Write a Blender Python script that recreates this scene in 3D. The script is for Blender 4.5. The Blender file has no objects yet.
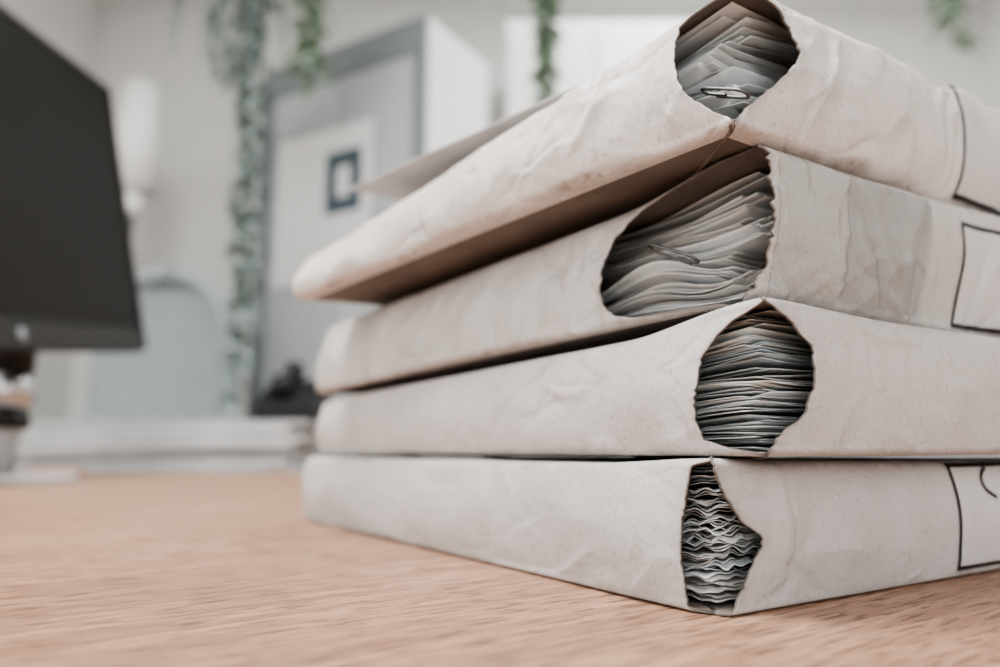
import bpy, bmesh, math, random
from mathutils import Vector, Matrix, noise
random.seed(7)
CZ=0.795
H0=0.75
def smooth(me):
    for p in me.polygons: p.use_smooth=True
def newobj(name,me,parent=None,mats=()):
    o=bpy.data.objects.new(name,me); bpy.context.scene.collection.objects.link(o)
    for m in mats: me.materials.append(m)
    if parent: o.parent=parent
    return o
def empty(name,loc=(0,0,0)):
    o=bpy.data.objects.new(name,None); bpy.context.scene.collection.objects.link(o)
    o.empty_display_size=.02
    return o
# ---------- materials
def mat(name,col,rough=.6,metal=0,noise_amt=0,noise_scale=20,bump=0,bump_scale=200,spec=.5,col2=None):
    m=bpy.data.materials.new(name); m.use_nodes=True
    nt=m.node_tree; b=nt.nodes['Principled BSDF']
    b.inputs['Roughness'].default_value=rough; b.inputs['Metallic'].default_value=metal
    b.inputs['Specular IOR Level'].default_value=spec
    tc=nt.nodes.new('ShaderNodeTexCoord')
    n=nt.nodes.new('ShaderNodeTexNoise'); n.inputs['Scale'].default_value=noise_scale; n.inputs['Detail'].default_value=6
    nt.links.new(tc.outputs['Object'],n.inputs['Vector'])
    r=nt.nodes.new('ShaderNodeValToRGB')
    c2=col2 if col2 else tuple(c*(1-noise_amt) for c in col)
    r.color_ramp.elements[0].position=.35; r.color_ramp.elements[1].position=.65
    r.color_ramp.elements[0].color=(*c2,1); r.color_ramp.elements[1].color=(*col,1)
    nt.links.new(n.outputs['Fac'],r.inputs['Fac']); nt.links.new(r.outputs['Color'],b.inputs['Base Color'])
    if bump:
        n2=nt.nodes.new('ShaderNodeTexNoise'); n2.inputs['Scale'].default_value=bump_scale; n2.inputs['Detail'].default_value=5
        nt.links.new(tc.outputs['Object'],n2.inputs['Vector'])
        bp=nt.nodes.new('ShaderNodeBump'); bp.inputs['Strength'].default_value=bump; bp.inputs['Distance'].default_value=.001
        nt.links.new(n2.outputs['Fac'],bp.inputs['Height']); nt.links.new(bp.outputs['Normal'],b.inputs['Normal'])
    return m
def cardmat(name,col,dirt,crease,rough=.6,off=0,stain=.35,dark=.86,wr=1):
    m=bpy.data.materials.new(name); m.use_nodes=True
    nt=m.node_tree; b=nt.nodes['Principled BSDF'];L=nt.links.new
    tc=nt.nodes.new('ShaderNodeTexCoord')
    mp=nt.nodes.new('ShaderNodeMapping');mp.inputs['Location'].default_value=(off,off*.7,off*.3);L(tc.outputs['Object'],mp.inputs['Vector'])
    def nz(scale,detail,typ='FBM',dist=0,rough_=.5,vec=None):
        n=nt.nodes.new('ShaderNodeTexNoise');n.noise_type=typ
        n.inputs['Scale'].default_value=scale;n.inputs['Detail'].default_value=detail;n.inputs['Distortion'].default_value=dist;n.inputs['Roughness'].default_value=rough_
        L(vec or mp.outputs['Vector'],n.inputs['Vector']);return n.outputs['Fac']
    def rng(x,a,b_,c=0,d=1):
        r=nt.nodes.new('ShaderNodeMapRange');r.inputs[1].default_value=a;r.inputs[2].default_value=b_;r.inputs[3].default_value=c;r.inputs[4].default_value=d
        L(x,r.inputs[0]);return r.outputs[0]
    def mth(op,a,b_=None):
        r=nt.nodes.new('ShaderNodeMath');r.operation=op;L(a,r.inputs[0])
        if b_ is not None:
            if isinstance(b_,(int,float)): r.inputs[1].default_value=b_
            else: L(b_,r.inputs[1])
        return r.outputs[0]
    def mix(f,a,c2):
        x=nt.nodes.new('ShaderNodeMix');x.data_type='RGBA';L(f,x.inputs[0])
        if isinstance(a,tuple): x.inputs[6].default_value=(*a,1)
        else: L(a,x.inputs[6])
        x.inputs[7].default_value=(*c2,1);return x.outputs[2]
    # fold lines: thin valleys where a noise crosses its mid value, broken up by a mask
    def folds(scale,width,mlo,mhi,rot):
        r=nt.nodes.new('ShaderNodeMapping');r.inputs['Rotation'].default_value=(rot,rot*.6,rot*1.3);r.inputs['Scale'].default_value=(1,1,.45)
        L(mp.outputs['Vector'],r.inputs['Vector'])
        n=nz(scale,1.5,dist=.2,vec=r.outputs['Vector'])
        d=mth('ABSOLUTE',mth('SUBTRACT',n,.5))
        v=rng(d,0,width,1,0)
        mk=rng(nz(scale*.8,2,vec=None),mlo,mhi,0,1)
        return mth('MULTIPLY',v,mk)
    f1=folds(16,.022,.50,.62,.5);f2=folds(34,.03,.50,.62,1.9)
    fsum=mth('ADD',f1,mth('MULTIPLY',f2,.5))
    c=mix(rng(nz(14,5),.35,.7,0,.6),col,tuple(q*dark for q in col))
    c=mix(rng(nz(45,9,rough_=.72,dist=.5),.57,.74,0,stain),c,dirt)
    c=mix(rng(nz(850,2),.58,.70,0,.4),c,(.26,.215,.18))
    at=nt.nodes.new('ShaderNodeAttribute');at.attribute_name='wear'
    c=mix(mth('MULTIPLY',at.outputs['Fac'],rng(nz(120,6,rough_=.7),.38,.62,.1,1)),c,(.20,.16,.135))
    L(c,b.inputs['Base Color']);b.inputs['Roughness'].default_value=rough
    b1=nt.nodes.new('ShaderNodeBump');b1.inputs['Strength'].default_value=1;b1.inputs['Distance'].default_value=.0026*crease
    L(nz(20,3,dist=1.0),b1.inputs['Height'])
    b4=nt.nodes.new('ShaderNodeBump');b4.inputs['Strength'].default_value=1;b4.inputs['Distance'].default_value=-.0007*wr
    L(fsum,b4.inputs['Height']);L(b1.outputs[0],b4.inputs['Normal'])
    b3=nt.nodes.new('ShaderNodeBump');b3.inputs['Strength'].default_value=1;b3.inputs['Distance'].default_value=.0008*crease
    L(nz(75,4,dist=.6),b3.inputs['Height']);L(b4.outputs[0],b3.inputs['Normal'])
    b2=nt.nodes.new('ShaderNodeBump');b2.inputs['Strength'].default_value=.4;b2.inputs['Distance'].default_value=.0006
    L(nz(330,5),b2.inputs['Height']);L(b3.outputs[0],b2.inputs['Normal']);L(b2.outputs[0],b.inputs['Normal'])
    return m
def emis(name,col,s):
    m=bpy.data.materials.new(name); m.use_nodes=True; b=m.node_tree.nodes['Principled BSDF']
    b.inputs['Emission Color'].default_value=(*col,1); b.inputs['Emission Strength'].default_value=s
    b.inputs['Base Color'].default_value=(*col,1); return m
M_card=cardmat('folder_card',(.50,.475,.46),(.34,.31,.285),.8,wr=.6)
M_cardb=cardmat('folder_card_b',(.53,.50,.48),(.34,.31,.285),1.0,off=3.1,wr=.9)
M_card3=cardmat('folder_card_aged',(.53,.50,.475),(.31,.275,.245),1.4,.42,off=7.7,stain=.5,wr=1.8)
M_card4=cardmat('folder_card_top',(.65,.61,.58),(.40,.35,.315),1.2,.5,off=5.2,stain=.4,wr=1.5)
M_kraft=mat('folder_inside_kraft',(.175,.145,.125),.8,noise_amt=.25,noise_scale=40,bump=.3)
M_flap=mat('grey_cover_board',(.44,.435,.43),.7,noise_amt=.15,noise_scale=30)
M_paper=mat('paper_sheets',(.80,.82,.815),.7,noise_amt=.12,noise_scale=50)
M_paperb=mat('paper_sheets_bluish',(.56,.61,.625),.7,noise_amt=.2,noise_scale=50)
M_paperc=mat('paper_sheets_cream',(.72,.70,.67),.7,noise_amt=.2,noise_scale=50)
M_label=mat('label_paper',(.58,.56,.545),.5,noise_amt=.06,bump=.4)
M_ink=mat('label_ink',(.008,.008,.010),.5,spec=.2)
M_tape=cardmat('clear_tape',(.40,.38,.36),(.30,.27,.25),1.2,.2,off=2.2,wr=2)
M_tape2=cardmat('old_tape',(.31,.297,.285),(.24,.22,.205),1.0,.3,off=9.2,wr=1.5)
M_steel=mat('clip_steel',(.10,.10,.10),.3,metal=.8)
def wood():
    m=bpy.data.materials.new('beech_desk'); m.use_nodes=True; nt=m.node_tree; b=nt.nodes['Principled BSDF']
    tc=nt.nodes.new('ShaderNodeTexCoord')
    def lay(sc,rot,lo,hi,detail=4,dist=0):
        r=nt.nodes.new('ShaderNodeMapping'); r.inputs['Rotation'].default_value=(0,0,-rot)
        mp=nt.nodes.new('ShaderNodeMapping'); mp.inputs['Scale'].default_value=sc
        nt.links.new(tc.outputs['Object'],r.inputs['Vector']); nt.links.new(r.outputs['Vector'],mp.inputs['Vector'])
        n=nt.nodes.new('ShaderNodeTexNoise'); n.inputs['Scale'].default_value=1; n.inputs['Detail'].default_value=detail; n.inputs['Distortion'].default_value=dist
        nt.links.new(mp.outputs['Vector'],n.inputs['Vector'])
        c=nt.nodes.new('ShaderNodeMapRange'); c.inputs['From Min'].default_value=lo; c.inputs['From Max'].default_value=hi
        nt.links.new(n.outputs['Fac'],c.inputs['Value']); return c.outputs['Result']
    ang=math.radians(36)
    a=lay((4,34,1),ang,.38,.62,4,.5); p=lay((60,700,1),ang,.53,.60,2); q=lay((14,210,1),ang,.42,.60,3)
    def mix(f,k,a_,c):
        mm=nt.nodes.new('ShaderNodeMath'); mm.operation='MULTIPLY'; mm.inputs[1].default_value=k;nt.links.new(f,mm.inputs[0])
        x=nt.nodes.new('ShaderNodeMix');x.data_type='RGBA';nt.links.new(mm.outputs[0],x.inputs[0])
        if isinstance(a_,tuple):x.inputs[6].default_value=(*a_,1)
        else:nt.links.new(a_,x.inputs[6])
        x.inputs[7].default_value=(*c,1);return x.outputs[2]
    c=mix(a,.9,(.46,.285,.195),(.345,.20,.13))
    c=mix(q,.75,c,(.26,.145,.092))
    c=mix(p,.8,c,(.11,.06,.04))
    nt.links.new(c,b.inputs['Base Color']); b.inputs['Roughness'].default_value=.42;b.inputs['Specular IOR Level'].default_value=.35
    return m
M_wood=wood()

# ---------- folder stack geometry (stack frame)
C1=Vector((.0591,.21)); DL=Vector((-.5397,.8418)).normalized(); DR=Vector((.8418,.5397)).normalized()
def plane(z0,ga,gb):
    def f(x,y):
        p=Vector((x,y))-C1
        return z0+ga*p.dot(DL)+gb*p.dot(DR)+CZ
    return f
P=[plane(-.045,0,0),plane(-.002,0,0),plane(.0425,-.0125,.009),plane(.0915,-.005,.048),plane(.138,-.066,.112)]
def interp(pts,t):
    if t<=pts[0][0]: return pts[0][1]
    for (a,x),(b,y) in zip(pts,pts[1:]):
        if t<=b:
            return x+(y-x)*(t-a)/(b-a)
    return pts[-1][1]

class Folder:
    def __init__(s,k,C,lean,dl,L,W,left,right,bulge,seed,card,re=.004,crum=1.0,dip=.001,und=.9,ncr=20,cd=.0006,reb=None,rag=1):
        s.k=k;s.C=Vector(C);s.lean=Vector(lean);s.dl=Vector(dl).normalized();s.dr=Vector((s.dl.y,-s.dl.x))
        s.L=L;s.W=W;s.left=left;s.right=right;s.bulge=bulge;s.seed=seed;s.card=card;s.re=re;s.crum=crum
        s.eps=.0004;s.dip=dip;s.und=und;s.reb=reb or re;s.rag=rag
        s.nl=-s.dr;s.nr=-s.dl
        r=random.Random(seed*5+1);s.cr={'l':[],'r':[]}
        for side,Ls in (('l',L),('r',W)):
            for i in range(ncr):
                a=r.choice((r.gauss(0,.35),r.gauss(1.2,.5),r.gauss(-1.0,.5)))
                s.cr[side].append((r.uniform(0,Ls*.8)*r.uniform(.3,1),r.uniform(0,.044),math.cos(a),math.sin(a),r.uniform(.006,.030),r.uniform(.35,1)*r.choice((-1,1))*cd,r.uniform(.0008,.0022)))
    def creases(s,side,sv,t):
        if side not in s.cr: return 0
        y=t*.044;d=0
        for (cx,cy,ca,sa,ln,dp,w) in s.cr[side]:
            dx=sv-cx;dy=y-cy
            u=dx*ca+dy*sa
            if abs(u)>ln: continue
            v=-dx*sa+dy*ca+.0015*math.sin(u*160+cx*900)
            if abs(v)>w*5: continue
            d+=dp*(1-(u/ln)**2)*(math.exp(-abs(v)/w) if v>0 else math.exp(-abs(v)/(w*2.2)))
        return d
    def zb(s,x,y): return P[s.k](x,y)+s.eps
    def zt(s,x,y):
        p=Vector((x,y))-s.C;a=p.dot(s.dl);b=p.dot(s.dr)
        k=min(1,max(0,a-.008)/.05);k=k*k*(3-2*k)
        k2=min(1,max(0,b-.01)/.06);k2=k2*k2*(3-2*k2)
        d=s.dip*k*math.exp(-max(0,b)/.07)+min(s.dip,.004)*.4*k2*math.exp(-max(0,a)/.07)
        d+=.0009*(.5+.5*noise.noise(Vector((x*22,y*22,s.seed*7))))*min(1,(abs(a)+abs(b))/.03)
        return P[s.k+1](x,y)-d
    def prof(s,t,h):
        d=min(t,1-t)*h; re=s.re if t>.5 else s.reb
        o=0
        if d<re: o=-(re-math.sqrt(max(0,re*re-(re-d)**2)))
        tt=min(1,max(0,t))
        return o+s.bulge*math.sin(math.pi*tt**s.und)
    def disp(s,x,y,z):
        v=Vector((x,y,z+s.seed*3.1))
        return s.crum*(.0016*noise.noise(v*16)+.0010*noise.noise(v*40)-.0011*abs(noise.noise(v*27+Vector((5,5,5)))))
    def place(s,base,n,sv,side,o,t):
        p=base+n*o+s.lean*t
        z0=s.zb(p.x,p.y);z1=s.zt(p.x,p.y)
        return Vector((p.x,p.y,z0+(z1-z0)*t))
    def facept(s,side,sv,t,off=0):
        d,n=(s.dl,s.nl) if side=='l' else (s.dr,s.nr)
        h=.044
        o=s.prof(t,h)
        if o>0: o*=min(1,.35+sv/.04)
        svv=max(sv,-o) if o<0 else sv
        q=s.C+d*svv
        dd=(s.disp(q.x,q.y,t*.045)+s.creases(side,sv,t))*min(1,sv/.004+.2)*min(1,min(t,1-t)/.08+.1)
        return s.place(q,n,svv,side,o+dd+off,t)
    def build(s,parent,name):
        L,W=s.L,s.W
        sl=[];x=0
        while x<.11: sl.append(x); x+=.0012
        while x<L-.012: sl.append(x); x+=.0025
        R=.009
        path=[('l',v) for v in sl]+[('l',L-R)]
        CL=s.C+s.dl*L; CR=s.C+s.dr*W; CF=CL+s.dr*W
        def arc(c,n0,n1):
            for i in range(1,7):
                a=i/7*math.pi/2
                n=(n0*math.cos(a)+n1*math.sin(a)); path.append(('p',c+n*R,n))
        arc(CL+s.dr*R-s.dl*R,s.nl,s.dl)
        for i in range(24):
            f=i/23; path.append(('p',CL+s.dr*(R+(W-2*R)*f),s.dl))
        arc(CF-s.dr*R-s.dl*R,s.dl,s.dr)
        for i in range(24):
            f=i/23; path.append(('p',CF-s.dl*(R+(L-2*R)*f),s.dr))
        arc(CR+s.dl*R-s.dr*R,s.dr,s.nr)
        sr=[];x=0
        while x<.16: sr.append(x); x+=.0012
        while x<W-.012: sr.append(x); x+=.0025
        path+=[('r',W-R)]+[('r',v) for v in reversed(sr)]
        cen=s.C+s.dl*L/2+s.dr*W/2
        fr=[1,.7,.45,.25,.12,.05,.02]
        rows=[('top',f) for f in fr]
        N=50
        ts=[]
        for i in range(N+1):
            u=i/N; ts.append(1-((.5-.5*math.cos(math.pi*u))*.55+u*.45)*.999-.0005)
        rows+=[('face',t) for t in ts]
        rows+=[('bot',f) for f in reversed(fr)]
        verts=[];wear=[];h=.044
        for kind,val in rows:
            for e in path:
                wr=0
                if kind=='face':
                    t=val
                    et=min(t,1-t)*h
                    wr=.75*math.exp(-((et-.0015)/.0016)**2)*max(0,.4+1.2*noise.noise(Vector((e[1]*25 if e[0] in 'lr' else 3,t*2,s.seed))))
                    if e[0] in 'lr':
                        pts=s.left if e[0]=='l' else s.right
                        sd=1 if e[0]=='l' else 5
                        rg=s.rag*(1 if e[0]=='r' else .6)
                        se=interp(pts,t)+rg*(.0013*noise.noise(Vector((t*11,s.seed,sd)))+.0012*noise.noise(Vector((t*34,s.seed,sd)))+.0006*noise.noise(Vector((t*90,s.seed,sd))))*(1 if .03<t<.97 else 0)
                        S0=.14
                        sv=e[1]
                        if sv<S0: sv=se+sv*(S0-se)/S0
                        wr=max(wr,(.75 if e[0]=='r' else .35)*math.exp(-max(0,sv-se)/.0022))
                        c_=s.creases(e[0],sv,t);wr=max(wr,min(.30,abs(c_)/.0012*.35)-.1)
                        v=s.facept(e[0],sv,t)
                    else:
                        q=e[1];o=s.prof(t,h)
                        dd=s.disp(q.x,q.y,t*.045)*min(1,min(t,1-t)/.08+.1)
                        v=s.place(q,e[2],0,'p',o+dd,t)
                else:
                    t=1 if kind=='top' else 0
                    re=s.re if t else s.reb
                    if e[0] in 'lr':
                        d,n=(s.dl,s.nl) if e[0]=='l' else (s.dr,s.nr)
                        base=s.C+d*max(e[1],re)-n*re
                    else: base=e[1]-e[2]*re
                    q=base.lerp(cen,val)+s.lean*t
                    z=s.zt(q.x,q.y) if t else s.zb(q.x,q.y)
                    v=Vector((q.x,q.y,z))
                verts.append(v);wear.append(max(0,wr))
        n=len(path);faces=[];mi=[]
        for j in range(len(rows)-1):
            for i in range(n-1):
                faces.append((j*n+i,(j+1)*n+i,(j+1)*n+i+1,j*n+i+1))
                mi.append(1 if rows[j][0]=='bot' else 0)
        me=bpy.data.meshes.new(name)
        me.from_pydata([tuple(v) for v in verts],[],faces)
        at=me.attributes.new('wear','FLOAT','POINT')
        at.data.foreach_set('value',wear)
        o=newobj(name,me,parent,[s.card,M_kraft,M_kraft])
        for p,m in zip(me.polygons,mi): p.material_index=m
        smooth(me)
        bm=bmesh.new();bm.from_mesh(me);bmesh.ops.recalc_face_normals(bm,faces=bm.faces)
        bm.faces.ensure_lookup_table()
        idx=(len(fr)+N//2)*(n-1)+len(sl)-5
        nn=bm.faces[idx].normal
        if nn.x*s.nl.x+nn.y*s.nl.y<0: bmesh.ops.reverse_faces(bm,faces=bm.faces)
        bm.to_mesh(me);bm.free()
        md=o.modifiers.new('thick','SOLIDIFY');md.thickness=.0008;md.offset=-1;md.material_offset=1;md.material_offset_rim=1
        return o
    def patch(s,parent,name,side,s0,s1,t0,t1,mats,border=0,off=.0003,slant=0,nt_=40):
        S=[s0];T=[t0]
        if border:
            S+=[s0+border];T+=[t0+border/.045]
        ns=max(6,int((s1-s0)/.0015)) if s1-s0>.006 else 2
        a,b=(S[-1],s1-(border or 0))
        S+=[a+(b-a)*i/ns for i in range(1,ns+1)]
        if border:S.append(s1)
        a=T[-1];b=t1-(border/.045 if border else 0)
        T+=[a+(b-a)*i/nt_ for i in range(1,nt_+1)]
        if border:T.append(t1)
        vs=[];fs=[];mi=[]
        for t in T:
            for x in S:
                vs.append(tuple(s.facept(side,x+slant*(t-.5),t,off)))
        n=len(S)
        for j in range(len(T)-1):
            for i in range(n-1):
                fs.append((j*n+i,j*n+i+1,(j+1)*n+i+1,(j+1)*n+i))
                mi.append(1 if border and (i in(0,n-2) or j in(0,len(T)-2)) else 0)
        me=bpy.data.meshes.new(name);me.from_pydata(vs,[],fs)
        o=newobj(name,me,parent,mats)
        for p,m in zip(me.polygons,mi):p.material_index=m
        smooth(me);return o
    def stroke(s,parent,name,side,pts,w=.0008):
        vs=[];fs=[]
        n=24
        def ev(u):
            x=u*(len(pts)-1);i=min(int(x),len(pts)-2);f=x-i
            P0=pts[max(i-1,0)];P1=pts[i];P2=pts[i+1];P3=pts[min(i+2,len(pts)-1)]
            return [.5*((2*P1[k])+(-P0[k]+P2[k])*f+(2*P0[k]-5*P1[k]+4*P2[k]-P3[k])*f*f+(-P0[k]+3*P1[k]-3*P2[k]+P3[k])*f**3) for k in (0,1)]
        for i in range(n+1):
            p=ev(i/n);q=ev(min(1,i/n+.01));r=ev(max(0,i/n-.01))
            dx=q[0]-r[0];dy=(q[1]-r[1])*.043;l=math.hypot(dx,dy) or 1
            nx,ny=-dy/l*w/2,dx/l*w/2/.043
            vs.append(tuple(s.facept(side,p[0]-nx,p[1]-ny,.0007)));vs.append(tuple(s.facept(side,p[0]+nx,p[1]+ny,.0007)))
        for i in range(n):fs.append((2*i,2*i+1,2*i+3,2*i+2))
        me=bpy.data.meshes.new(name);me.from_pydata(vs,[],fs);newobj(name,me,parent,[M_ink])
    def sheets(s,parent,name,n,A,fq,tf,inset=(.003,.008),cl=.0,thick=.00022,La=.21,Wb=.15,droop=0,tilt=.0,own=0.0,bl=(2,7),curl=.3,zig=0):
        rnd=random.Random(s.seed*11+3)
        def sp(a,b):
            r=[a];st=.0016
            while r[-1]<b:
                r.append(r[-1]+st)
                if r[-1]>a+.075: st*=1.4
            return r
        vs=[];fs=[];mi=[]
        bi=0
        for i in range(n):
            if bi<=0:
                bi=rnd.randint(*bl);binset=[rnd.uniform(0,1),rnd.uniform(0,1)]
                bt=rnd.uniform(-1,1)*cl/n;bs=rnd.uniform(0,50);mm=rnd.choice((0,0,0,0,1,2))
                ba=rnd.uniform(-1,1)*tilt;bb_=rnd.uniform(-1,1)*tilt;brot=rnd.uniform(-.05,.10)
            t=.03+.94*(i+.5)/n+bt+cl*.3/n*rnd.uniform(-1,1)
            bi-=1
            ia=inset[0]+(inset[1]-inset[0])*min(1,max(0,binset[0]*.6+rnd.uniform(0,.4)))
            ib=inset[0]+(inset[1]-inset[0])*min(1,max(0,binset[1]*.6+rnd.uniform(0,.4)))
            rot=brot+rnd.uniform(-.03,.03)
            cu=rnd.gauss(0,curl)/n;c1=rnd.uniform(20,90);c2=rnd.uniform(0,6)
            ga=sp(ib,La);gb=sp(ia,Wb)
            o=len(vs);ph=rnd.uniform(0,.12)
            for a in ga:
                for b in gb:
                    aa=a+max(0,-rot)*b;bb=b+max(0,rot)*a
                    env=math.sin(math.pi*min(1,max(0,t)))**.7
                    em=min(a-ib,b-ia)
                    fade=math.exp(-max(0,em)/.02)
                    w=A*env*noise.noise(Vector((aa*fq,bb*fq,t*tf+s.seed*2.3)))
                    w+=own*env*fade*noise.noise(Vector((aa*fq*1.2,bb*fq*1.2,bs+ph)))
                    if zig: w+=zig*env*math.exp(-em/.012)*noise.noise(Vector(((aa-bb)*210,t*9,bs*.02)))
                    w+=env*(ba*(a-.02)+bb_*(b-.02))/.03*math.exp(-(a+b)/.07)
                    w-=droop*env*math.exp(-((aa+bb)/.03))
                    w+=cu*math.exp(-em/.004)*math.sin((aa-bb)*c1+c2)*2
                    tt=min(.97,max(.025,t+w))
                    q=s.C+s.dl*aa+s.dr*bb+s.lean*tt
                    z0=s.zb(q.x,q.y);z1=s.zt(q.x,q.y)
                    vs.append((q.x,q.y,z0+(z1-z0)*tt))
            m=len(gb)
            for x in range(len(ga)-1):
                for y in range(m-1):
                    fs.append((o+x*m+y,o+(x+1)*m+y,o+(x+1)*m+y+1,o+x*m+y+1));mi.append(mm)
        me=bpy.data.meshes.new(name);me.from_pydata(vs,[],fs);ob=newobj(name,me,parent,[M_paper,M_paperb,M_paperc]);smooth(me)
        for p,m in zip(me.polygons,mi):p.material_index=m
        md=ob.modifiers.new('t','SOLIDIFY');md.thickness=thick;md.offset=0
        return ob

F1=Folder(0,(.0591,.209),(0,0),(-.5397,.8418),.3520,.235,
 [(0,.010),(.03,.0121),(.5,.0118),(.9,.0095),(.96,.008),(1,0)],
 [(0,.004),(.04,.0062),(.3,.0125),(.42,.0165),(.48,.0165),(.61,.008),(.8,.003),(.92,.0005),(1,0)],.0035,1,M_card,dip=.0018,ncr=18,cd=.0008,reb=.0012,rag=.8)
F2=Folder(1,(.0715,.2),(.001,0),(-.538,.843),.360,.235,
 [(0,.003),(.04,.0126),(.11,.0225),(.25,.0238),(.36,.0239),(.67,.0219),(.8,.017),(.88,.012),(.95,.003),(1,0)],
 [(0,0),(.05,.002),(.14,.0065),(.22,.0115),(.3,.0165),(.38,.0155),(.46,.0185),(.6,.0180),(.70,.0185),(.76,.0155),(.83,.0115),(.93,.005),(1,0)],.0035,2,M_cardb,dip=.0050,ncr=22,cd=.0010,reb=.003)
F3=Folder(2,(.0705,.211),(.007,0),(-.556,.831),.357,.235,
 [(0,.01),(.04,.045),(.1,.056),(.2,.062),(.38,.066),(.6,.0645),(.75,.0615),(.88,.057),(.94,.051),(.98,.035),(1,0)],
 [(0,0),(.03,0),(.12,.004),(.25,.007),(.5,.0065),(.8,.006),(.93,.004),(1,0)],.003,3,M_card3,crum=1.7,dip=.0062,re=.0045,ncr=46,cd=.0012,reb=.003,rag=1.4)
F4=Folder(3,(.0667,.2),(.005,0),(-.62,.785),.306,.235,
 [(0,0),(.06,.003),(.15,.0080),(.25,.0135),(.42,.0185),(.7,.0222),(.9,.0238),(.97,.019),(1,.0)],
 [(0,0),(.08,.004),(.2,.0103),(.4,.020),(.55,.0253),(.8,.0247),(.9,.02),(.97,.010),(1,0)],.006,4,M_card4,re=.006,crum=1.8,dip=.001,und=.85,ncr=40,cd=.0013,reb=.0045)
names=['document_folder','document_folder.001','document_folder.002','document_folder.003']
E=[empty(n) for n in names]
for i,(f,e) in enumerate(zip([F1,F2,F3,F4],E)): f.build(e,'cover_shell_%d'%(i+1))
F1.sheets(E[0],'paper_sheets_1',60,.06,25,4,cl=1.2,inset=(.003,.012),own=.02,tilt=.025,bl=(1,5),curl=.6,zig=.055,thick=.00018,La=.16,Wb=.12)
F2.sheets(E[1],'paper_sheets_2',66,.05,20,3,cl=1.6,inset=(.003,.016),own=.025,tilt=.035,bl=(2,8),curl=.6,thick=.00018,La=.17,Wb=.12)
F3.sheets(E[2],'paper_sheets_3',66,.24,20,1.4,cl=1.8,inset=(.0035,.026),droop=.03,own=.07,tilt=.07,bl=(3,9),curl=.6,thick=.00018,La=.17,Wb=.12)
F4.sheets(E[3],'paper_sheets_4',42,.13,18,1.6,cl=1.8,inset=(.004,.022),thick=.00022,own=.10,tilt=.16,bl=(2,5),curl=.7,La=.15,Wb=.12)
F1.patch(E[0],'label_1','r',.121,.222,.06,.97,[M_label,M_ink],border=.0017)
F2.patch(E[1],'label_2','r',.130,.222,.06,.93,[M_label,M_ink],border=.0017)
F3.patch(E[2],'label_3','r',.122,.222,.04,.84,[M_label,M_ink],border=.0017)
F4.patch(E[3],'label_4','r',.150,.225,.05,.97,[M_label,M_ink],border=.0017)
F3.patch(E[2],'tape_patch_3','r',.0085,.098,.03,.985,[M_tape],off=.0002)
F3.patch(E[2],'old_tape_patch_3','r',.045,.095,.08,.93,[M_tape2],off=.0004)
F1.stroke(E[0],'ink_stroke_a','r',[(.148,.93),(.143,.85),(.143,.74),(.149,.66)],.0015)
F1.stroke(E[0],'ink_stroke_b','r',[(.162,.9),(.158,.75),(.163,.65),(.168,.8),(.162,.9)],.0013)
F1.stroke(E[0],'ink_stroke_c','r',[(.178,.9),(.177,.7),(.184,.66),(.186,.85)],.0013)
F3.stroke(E[2],'ink_stroke_3','r',[(.160,.7),(.158,.5),(.166,.4),(.170,.6)],.0013)
F2.stroke(E[1],'ink_stroke_2','r',[(.160,.7),(.158,.5),(.166,.4),(.170,.6)],.0013)

def lifted():
    vs=[];fs=[];na,nb=24,14
    for i in range(na+1):
        for j in range(nb+1):
            a=.06+.208*i/na;b=.014+.2*j/nb
            q=F4.C+F4.dl*a+F4.dr*b
            lift=(.001+.030*(i/na))*(1-.55*j/nb)
            z=P[4](q.x,q.y)+.0012+lift+.001*noise.noise(Vector((a*20,b*20,3)))
            vs.append((q.x,q.y,z))
    for i in range(na):
        for j in range(nb):
            o=i*(nb+1)+j;fs.append((o,o+nb+1,o+nb+2,o+1))
    me=bpy.data.meshes.new('loose_cover_flap');me.from_pydata(vs,[],fs);o=newobj('loose_cover_flap',me,E[3],[M_flap]);smooth(me)
    md=o.modifiers.new('t','SOLIDIFY');md.thickness=.0009;md.offset=1
lifted()
def clip(name,parent,org,ax,ay,s=1.0):
    pts=[(0,0),(.010,0),(.0125,.0015),(.0125,.0035),(.010,.005),(-.012,.005),(-.0145,.003),(-.0145,.0),(-.012,-.0015),(.006,-.0015)]
    cu=bpy.data.curves.new(name,'CURVE');cu.dimensions='3D';cu.bevel_depth=.0005
    sp=cu.splines.new('NURBS');sp.points.add(len(pts)-1)
    for p,(x,y) in zip(sp.points,pts):
        v=org+ax*x*s+ay*y*s;p.co=(*v,1)
    sp.order_u=3;sp.use_endpoint_u=True
    o=bpy.data.objects.new(name,cu);bpy.context.scene.collection.objects.link(o);o.parent=parent;cu.materials.append(M_steel)
def ffp(F,a,b,t):
    q=F.C+F.dl*a+F.dr*b+F.lean*t;z0=F.zb(q.x,q.y);z1=F.zt(q.x,q.y);return Vector((q.x,q.y,z0+(z1-z0)*t))
d3=lambda d,z:Vector((d.x,d.y,z)).normalized()
clip('paper_clip_3',E[2],ffp(F3,.030,.0018,.42),d3(-F3.dl,-.45),d3(-F3.dr*.8,.5),.85)
clip('paper_clip_4',E[3],ffp(F4,.006,.0030,.25),d3(F4.dl,.45),d3(-F4.dr,.4),.6)

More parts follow.
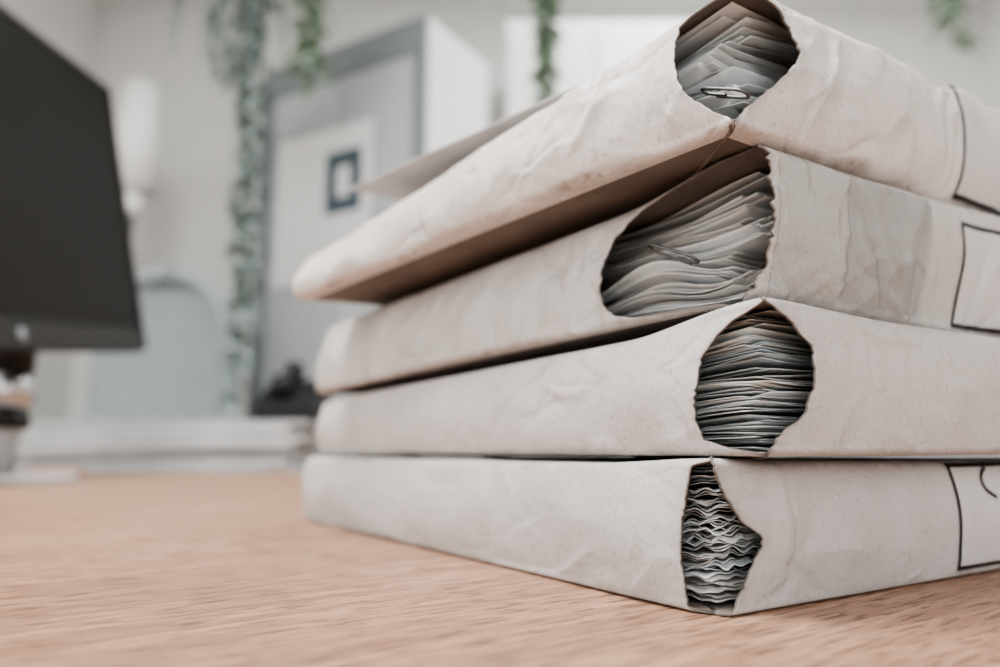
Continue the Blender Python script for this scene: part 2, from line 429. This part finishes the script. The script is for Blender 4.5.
# ---------- generic boxes
def boxm(name,c,size,m,parent=None,bev=0,rot=0,seg=3,R=None):
    bm=bmesh.new();bmesh.ops.create_cube(bm,size=1)
    bmesh.ops.scale(bm,vec=size,verts=bm.verts)
    if bev: bmesh.ops.bevel(bm,geom=bm.edges[:],offset=bev,segments=seg,affect='EDGES')
    me=bpy.data.meshes.new(name);bm.to_mesh(me);bm.free()
    o=newobj(name,me,parent,[m]);o.location=c
    if R is not None:o.rotation_euler=R.to_euler()
    else:o.rotation_euler=(0,0,rot)
    return o
def cyl(name,p0,p1,r0,r1,m,parent=None,seg=32):
    p0=Vector(p0);p1=Vector(p1);bm=bmesh.new()
    bmesh.ops.create_cone(bm,cap_ends=True,segments=seg,radius1=r0,radius2=r1,depth=(p1-p0).length)
    me=bpy.data.meshes.new(name);bm.to_mesh(me);bm.free();smooth(me)
    o=newobj(name,me,parent,[m]);o.location=(p0+p1)/2
    o.rotation_euler=(p1-p0).to_track_quat('Z','Y').to_euler()
    return o
# ---------- room
M_wall=mat('wall_paint',(.73,.725,.705),.8,noise_amt=.04,noise_scale=2)
M_floor=mat('floor_vinyl',(.28,.26,.25),.6,noise_amt=.2,noise_scale=8)
M_white=mat('white_laminate',(.82,.815,.80),.5,noise_amt=.03,noise_scale=3)
M_grey=mat('grey_cabinet',(.42,.45,.455),.5,noise_amt=.06,noise_scale=3)
M_greyd=mat('grey_frame',(.20,.225,.235),.5,noise_amt=.06)
XL,XR,YB,YF,ZC=-1.9,2.3,3.3,-1.6,2.9
boxm('floor',((XL+XR)/2,(YB+YF)/2,-.05),(XR-XL+.2,YB-YF+.2,.1),M_floor)
boxm('ceiling',((XL+XR)/2,(YB+YF)/2,ZC+.05),(XR-XL+.2,YB-YF+.2,.1),M_white)
boxm('wall_back',((XL+XR)/2,YB+.05,ZC/2),(XR-XL+.2,.1,ZC),M_wall)
boxm('wall_front',((XL+XR)/2,YF-.05,ZC/2),(XR-XL+.2,.1,ZC),M_wall)
boxm('wall_left',(XL-.05,(YB+YF)/2,ZC/2),(.1,YB-YF,ZC),M_wall)
boxm('wall_right',(XR+.05,(YB+YF)/2,ZC/2),(.1,YB-YF,ZC),M_wall)
boxm('baseboard_back',((XL+XR)/2,YB-.01,.04),(XR-XL,.02,.08),M_white)
M_pane_glow=emis('added_window_glow',(.95,.97,1),2.0)  # glow for the pane of the added window
w=empty('added_window')  # unseen window, added behind the camera to light both stack faces softly
boxm('pane',(.1,YF+.012,1.65),(2.4,.01,1.4),M_pane_glow,w)
for i,x in enumerate((-1.1,-.3,.5,1.3)): boxm('frame_v%d'%i,(x,YF+.03,1.65),(.06,.05,1.5),M_white,w)
for i,z in enumerate((.93,2.37)): boxm('frame_h%d'%i,(.1,YF+.03,z),(2.46,.05,.06),M_white,w)
# ---------- desk
dk=empty('office_desk')
boxm('desk_top',(.1,.93,H0-.0125),(2.6,2.14,.025),M_wood,dk,bev=.002)
for i,(x,y) in enumerate(((-1.1,-.05),(1.3,-.05),(-1.1,1.9),(1.3,1.9))):
    boxm('desk_leg_%d'%i,(x,y,(H0-.025)/2),(.06,.06,H0-.025),M_greyd,dk,bev=.004)
boxm('desk_apron',(.1,.93,H0-.07),(2.3,.03,.09),M_wood,dk)
# ---------- monitor
M_black=mat('monitor_plastic',(.012,.011,.010),.4,noise_amt=.1,spec=.3)
M_screen=mat('monitor_glass',(.009,.008,.007),.35,noise_amt=.05,spec=.10)
M_chrome=mat('monitor_chrome',(.5,.5,.5),.25,metal=1)
M_silver=mat('monitor_base_silver',(.42,.42,.42),.4)
mon=empty('computer_monitor')
K=1.25
TR=Vector((-.5754*K,1.05*K,.5276*K+CZ));BR=Vector((-.5146*K,1.05*K,.1413*K+CZ))
d=Vector((-.055,.99,.125)).normalized()
up=(TR-BR);up=(up-up.dot(d)*d).normalized();nrm=up.cross(d)*-1
if nrm.x<0:nrm=-nrm
Hm=(TR-BR).length;Wm=.70
Rm=Matrix((d,nrm*-1,up)).transposed()
if Rm.determinant()<0: Rm=Matrix((-d,nrm*-1,up)).transposed()
cen=(TR+BR)/2-d*Wm/2
boxm('casing',cen-nrm*.015,(Wm,.03,Hm),M_black,mon,bev=.006,R=Rm)
boxm('back_bulge',cen-nrm*.045,(Wm*.6,.04,Hm*.6),M_black,mon,bev=.015,R=Rm)
boxm('screen',cen+nrm*.0005+up*.012,(Wm-.036,.002,Hm-.062),M_screen,mon,R=Rm)
for nm,c,sz in (('bezel_top',up*(Hm/2-.008),(Wm-.01,.004,.012)),('bezel_bottom',-up*(Hm/2-.018),(Wm-.01,.004,.034)),
    ('bezel_left',-d*(Wm/2-.008),(.012,.004,Hm-.01)),('bezel_right',d*(Wm/2-.008),(.012,.004,Hm-.01))):
    boxm(nm,cen+nrm*.002+c,sz,M_black,mon,bev=.001,R=Rm)
bc=cen-up*(Hm/2-.018)+nrm*.005
cyl('badge',bc+d*-.04,bc+d*-.04+nrm*.001,.010,.010,M_greyd,mon)
sy=1.06;sx=-.66*sy
cyl('neck',(sx,sy,H0+.012),(sx,sy,CZ+.16),.018,.020,M_silver,mon)
bm=bmesh.new();bmesh.ops.create_uvsphere(bm,u_segments=32,v_segments=16,radius=.036)
me=bpy.data.meshes.new('swivel_joint');bm.to_mesh(me);bm.free();smooth(me);o=newobj('swivel_joint',me,mon,[M_chrome]);o.location=(sx,sy,CZ+.085)
tgt=cen-nrm*.05-up*.05+d*(sy-cen.y)
cyl('neck_bracket',(sx,sy,CZ+.11),(tgt.x,tgt.y,tgt.z),.03,.035,M_black,mon)
cyl('neck_collar',(sx,sy,CZ+.03),(sx,sy,CZ+.055),.032,.028,M_black,mon)
cyl('base',(sx,sy,H0+.0005),(sx,sy,H0+.012),.10,.095,M_silver,mon,seg=64)
# ---------- paper pile on desk
pile=empty('paper_pile')
M_pp=mat('pile_paper',(.40,.41,.42),.7,noise_amt=.15);M_pp2=mat('pile_folder',(.52,.52,.51),.6,noise_amt=.1)
z=H0+.0003
for i in range(11):
    h=random.choice((.006,.012,.009))
    m=(M_pp,M_pp2)[i%2]
    w_=random.uniform(.56,.62)
    boxm('sheet_bundle_%d'%i,(-.72+random.uniform(-.02,.02),1.72+random.uniform(-.02,.02),z+h/2),(w_,.24,h),m,pile,bev=.001,rot=random.uniform(-.06,.06));z+=h+.0004
ztop=z
ph=empty('desk_telephone')
M_ph=mat('phone_black',(.010,.010,.011),.5,spec=.3)
bx,by=-.475,1.72;zz=ztop+.0003;S=.86
bm=bmesh.new()
prof=[(-.09,0),(.09,0),(.09,.11),(.06,.12),(-.09,.045)]
a=[bm.verts.new((-.08,y,z_)) for y,z_ in prof];b=[bm.verts.new((.08,y,z_)) for y,z_ in prof]
bm.faces.new(a);bm.faces.new(list(reversed(b)))
for i in range(5): bm.faces.new((a[i],b[i],b[(i+1)%5],a[(i+1)%5]))
bmesh.ops.recalc_face_normals(bm,faces=bm.faces);bmesh.ops.bevel(bm,geom=bm.edges[:],offset=.006,segments=3,affect='EDGES')
for v in bm.verts: v.co*=S
me=bpy.data.meshes.new('phone_body');bm.to_mesh(me);bm.free();o=newobj('phone_body',me,ph,[M_ph]);o.location=(bx,by,zz)
def hp(x,y,z_): return (bx+x*S,by+y*S,zz+z_*S)
cyl('handset_grip',hp(-.02,-.05,.105),hp(-.02,.07,.155),.014,.014,M_ph,ph)
cyl('handset_ear',hp(-.02,.07,.12),hp(-.02,.065,.17),.024,.02,M_ph,ph)
cyl('handset_mouth',hp(-.02,-.05,.065),hp(-.02,-.055,.12),.024,.02,M_ph,ph)
M_or=mat('orange_note',(.55,.24,.15),.6)
boxm('sticky_note_pad',(-.88,1.50,H0+.004),(.09,.08,.0075),M_or,None,bev=.001,rot=.3)
# ---------- office chair behind desk
ch=empty('office_chair');M_ch=mat('chair_fabric',(.33,.36,.375),.8,noise_amt=.1,noise_scale=30)
cx,cy=-1.15,2.40
def shell(name,w,h,c,curve,m,parent):
    vs=[];fs=[];n=24
    for i in range(n+1):
        for j in range(n+1):
            u=i/n*2-1;v=math.sin((j/n*2-1)*math.pi/2)
            k=max(0,(1-abs(v)**2.6))**(1/2.6)
            x=u*w/2*max(k,.02);y=curve*(u*u)+.03*v*v
            vs.append((c[0]+x,c[1]-y,c[2]+v*h/2))
    for i in range(n):
        for j in range(n):
            o=i*(n+1)+j;fs.append((o,o+1,o+n+2,o+n+1))
    me=bpy.data.meshes.new(name);me.from_pydata(vs,[],fs);o=newobj(name,me,parent,[m]);smooth(me)
    md=o.modifiers.new('t','SOLIDIFY');md.thickness=.05;md.offset=0
shell('backrest',.50,.86,(cx,cy+.2,.97),.07,M_ch,ch)
boxm('seat',(cx,cy+.02,.47),(.48,.46,.08),M_ch,ch,bev=.03)
cyl('gas_lift',(cx,cy,.08),(cx,cy,.43),.03,.025,M_greyd,ch)
boxm('back_support',(cx,cy+.265,.6),(.07,.02,.34),M_greyd,ch,bev=.005)
for i in range(5):
    a=i*2*math.pi/5;e=(cx+.28*math.cos(a),cy+.28*math.sin(a),.06)
    cyl('spoke_%d'%i,(cx,cy,.09),e,.025,.018,M_greyd,ch,seg=12)
    cyl('caster_%d'%i,(e[0]-.012,e[1],.03),(e[0]+.012,e[1],.03),.029,.029,M_black,ch,seg=16)
# ---------- grey cabinet (tall, angled)
cab=empty('storage_cabinet')
pL=Vector((-.92,2.80));pR=Vector((-.25,2.40));dv=(pR-pL).normalized();bk=Vector((-dv.y,dv.x))
if bk.y<0:bk=-bk
Wc=(pR-pL).length;ang=math.atan2(dv.y,dv.x);zt=CZ+1.50
cc=(pL+pR)/2+bk*.2
boxm('carcass',(cc.x,cc.y,zt/2),(Wc,.38,zt),M_white,cab,rot=ang)
def onfront(name,a0,a1,z0,z1,m,off=.012,th=.02):
    p=pL+dv*((a0+a1)/2)*Wc-bk*(off-.01)
    return boxm(name,(p.x,p.y,(z0+z1)/2),((a1-a0)*Wc,th,z1-z0),m,cab,rot=ang,bev=min(.003,th*.3))
onfront('top_rail',-.03,1.0,zt-.13,zt+.0,M_greyd,.018)
onfront('left_stile',-.03,.05,.02,zt-.13,M_greyd,.018)
onfront('door_left',.06,.50,.05,zt-.13,M_grey)
onfront('door_right',.51,.93,.05,zt-.13,M_grey)
onfront('right_stile',.94,1.0,.02,zt-.13,M_greyd,.018)
M_post=mat('poster_paper',(.74,.74,.73),.6)
onfront('notice_paper',.12,.72,CZ+.60,CZ+1.17,M_post,.03,.004)
M_ringm=mat('poster_dark',(.06,.09,.11),.6)
z0=CZ+.84
onfront('mark_top',.44,.66,z0+.175,z0+.235,M_ringm,.034,.004)
onfront('mark_bottom',.44,.66,z0,z0+.06,M_ringm,.034,.004)
onfront('mark_l',.44,.51,z0+.06,z0+.175,M_ringm,.034,.004)
onfront('mark_r',.59,.66,z0+.06,z0+.175,M_ringm,.034,.004)
wd=empty('white_wardrobe')
boxm('body',(.55,3.01,1.25),(1.05,.5,2.5),M_white,wd)
for i in range(3):
    boxm('door_panel_%d'%i,(.20+.35*i,2.75,1.27),(.335,.02,2.4),M_white,wd,bev=.003)
    cyl('handle_%d'%i,(.33+.35*i,2.72,1.2),(.33+.35*i,2.72,1.35),.008,.008,M_greyd,wd,seg=12)
# floor lamp
fl=empty('floor_lamp');lx,ly=-1.40,2.72
M_shade=mat('lamp_shade',(.82,.81,.79),.7)
cyl('shade',(lx,ly,CZ+.98),(lx,ly,CZ+1.40),.09,.065,M_shade,fl)
cyl('pole',(lx,ly,.02),(lx,ly,CZ+1.0),.012,.012,M_chrome,fl)
cyl('knob',(lx,ly,CZ+.88),(lx,ly,CZ+.98),.035,.04,M_shade,fl)
cyl('foot',(lx,ly,.0),(lx,ly,.025),.15,.14,M_shade,fl)
# ---------- hanging plants
M_leaf=mat('leaf_green',(.19,.27,.18),.6,noise_scale=30,col2=(.26,.33,.25))
M_leaf2=mat('leaf_greyblue',(.24,.30,.28),.6,noise_amt=.2,noise_scale=30)
M_pot=mat('pot_ceramic',(.6,.58,.55),.5)
def plant(name,x,y,zp,strands,arch,leafm,seed,step=.009,lw=.026,AL=(.25,.42)):
    r=random.Random(seed);e=empty(name)
    zp+=CZ
    pr=[(.0,0),(.06,0),(.085,.05),(.095,.13),(.1,.14),(.088,.14),(.08,.12),(0,.12)]
    vs=[];fs=[];n=32
    for (rr,h) in pr:
        for k in range(n):
            a=2*math.pi*k/n;vs.append((x+rr*math.cos(a),y+rr*math.sin(a),zp+h))
    for j in range(len(pr)-1):
        for k in range(n): fs.append((j*n+k,j*n+(k+1)%n,(j+1)*n+(k+1)%n,(j+1)*n+k))
    me=bpy.data.meshes.new('pot');me.from_pydata(vs,[],fs);newobj('pot',me,e,[M_pot]);smooth(me)
    for k in range(3):
        a=2*math.pi*k/3;cyl('cord_%d'%k,(x+.095*math.cos(a),y+.095*math.sin(a),zp+.13),(x,y,ZC-.003),.002,.002,M_pot,e,seg=6)
    vs=[];fs=[]
    def leaf(p,dr,w,L,droop=.3):
        dr=dr.normalized();sd=dr.cross(Vector((0,0,1)));
        if sd.length<.01: sd=Vector((1,0,0))
        sd.normalize();o=len(vs)
        for q,ww in ((0,.15),(.35,1),(.7,.75),(1,.05)):
            c=p+dr*L*q-Vector((0,0,droop*L*q*q))
            vs.append(tuple(c-sd*w*ww/2));vs.append(tuple(c+sd*w*ww/2))
        for q in range(3): fs.append((o+2*q,o+2*q+1,o+2*q+3,o+2*q+2))
    for (dx,dy,zend) in strands:
        zz=zp+.13;px,py=x+dx*.6,y+dy*.6
        zend+=CZ
        while zz>zend:
            px+=(x+dx-px)*.05+r.uniform(-.004,.004);py+=(y+dy-py)*.05
            a=r.uniform(0,6.28)
            leaf(Vector((px,py,zz)),Vector((math.cos(a),math.sin(a),-.5)),lw,r.uniform(.035,.055))
            zz-=step
    for k in range(arch):
        a=r.uniform(0,6.28);L=r.uniform(*AL);o=len(vs);w=.016
        for q in range(9):
            f=q/8;rr=L*.75*math.sin(f*1.5);h=.16+.14*math.sin(f*2.2)-.55*L*f*f*1.8
            c=Vector((x+rr*math.cos(a),y+rr*math.sin(a),zp+h-.04));sd=Vector((-math.sin(a),math.cos(a),0))*w*(1-f*.9)/2
            vs.append(tuple(c-sd));vs.append(tuple(c+sd))
        for q in range(8): fs.append((o+2*q,o+2*q+1,o+2*q+3,o+2*q+2))
    me=bpy.data.meshes.new('foliage');me.from_pydata(vs,[],fs);newobj('foliage',me,e,[leafm])
plant('hanging_plant',-.700,1.95,1.30,[(0,0,.10),(.02,.02,.22),(-.02,.02,.13),(.01,-.03,.4),(-.06,0,1.02),(-.1,0,1.05)],90,M_leaf2,1,.009,.022)
plant('hanging_plant.001',.15,2.3,1.60,[(0,0,1.14),(.02,.02,1.18),(-.02,0,1.2),(0,.03,1.15)],20,M_leaf,2,.007,.03)
plant('hanging_plant.002',1.30,2.0,1.50,[(-.02,0,1.2),(.03,0,1.16),(.05,.02,1.18)],20,M_leaf,3)
plant('hanging_plant.003',-.54,1.98,1.42,[(0,0,1.02),(.02,.02,1.06),(-.03,0,1.04)],40,M_leaf,5,.009,.028,(.15,.30))
# ---------- lights
def area(name,loc,rot,sx_,sy_,e,col):
    l=bpy.data.lights.new(name,'AREA');l.shape='RECTANGLE';l.size=sx_;l.size_y=sy_;l.energy=e;l.color=col
    o=bpy.data.objects.new(name,l);bpy.context.scene.collection.objects.link(o);o.location=loc;o.rotation_euler=rot
area('ceiling_light_panel_a',(-.6,.2,ZC-.03),(0,0,0),.7,.7,82,(1,.985,.97))
area('ceiling_light_panel_b',(.9,2.0,ZC-.03),(0,0,0),1.4,1.2,46,(.97,.99,1))
area('rear_fill_light',(.1,YF+.08,1.65),(math.radians(90),0,0),2.4,1.4,7,(1,.98,.96))  # added soft fill from behind the camera, doubling the added pane
area('side_fill_light',(XL+.05,.2,1.5),(0,math.radians(-90),0),1.4,2.0,13,(.88,.95,1))  # added fill from the left for a shading gradient; no window stands there
wld=bpy.data.worlds.new('World');bpy.context.scene.world=wld;wld.use_nodes=True
wld.node_tree.nodes['Background'].inputs[0].default_value=(.8,.82,.85,1);wld.node_tree.nodes['Background'].inputs[1].default_value=.5
try: bpy.context.scene.view_settings.look='AgX - Medium High Contrast'
except Exception as ex: print(ex)
# ---------- camera
cd=bpy.data.cameras.new('camera');co=bpy.data.objects.new('camera',cd);bpy.context.scene.collection.objects.link(co)
co.location=(0,0,CZ);co.rotation_euler=(math.radians(90+8.93),0,0)
cd.lens=26.82;cd.sensor_width=36;cd.clip_start=.01
cd.dof.use_dof=True;cd.dof.focus_distance=.222;cd.dof.aperture_fstop=5.2
bpy.context.scene.camera=co
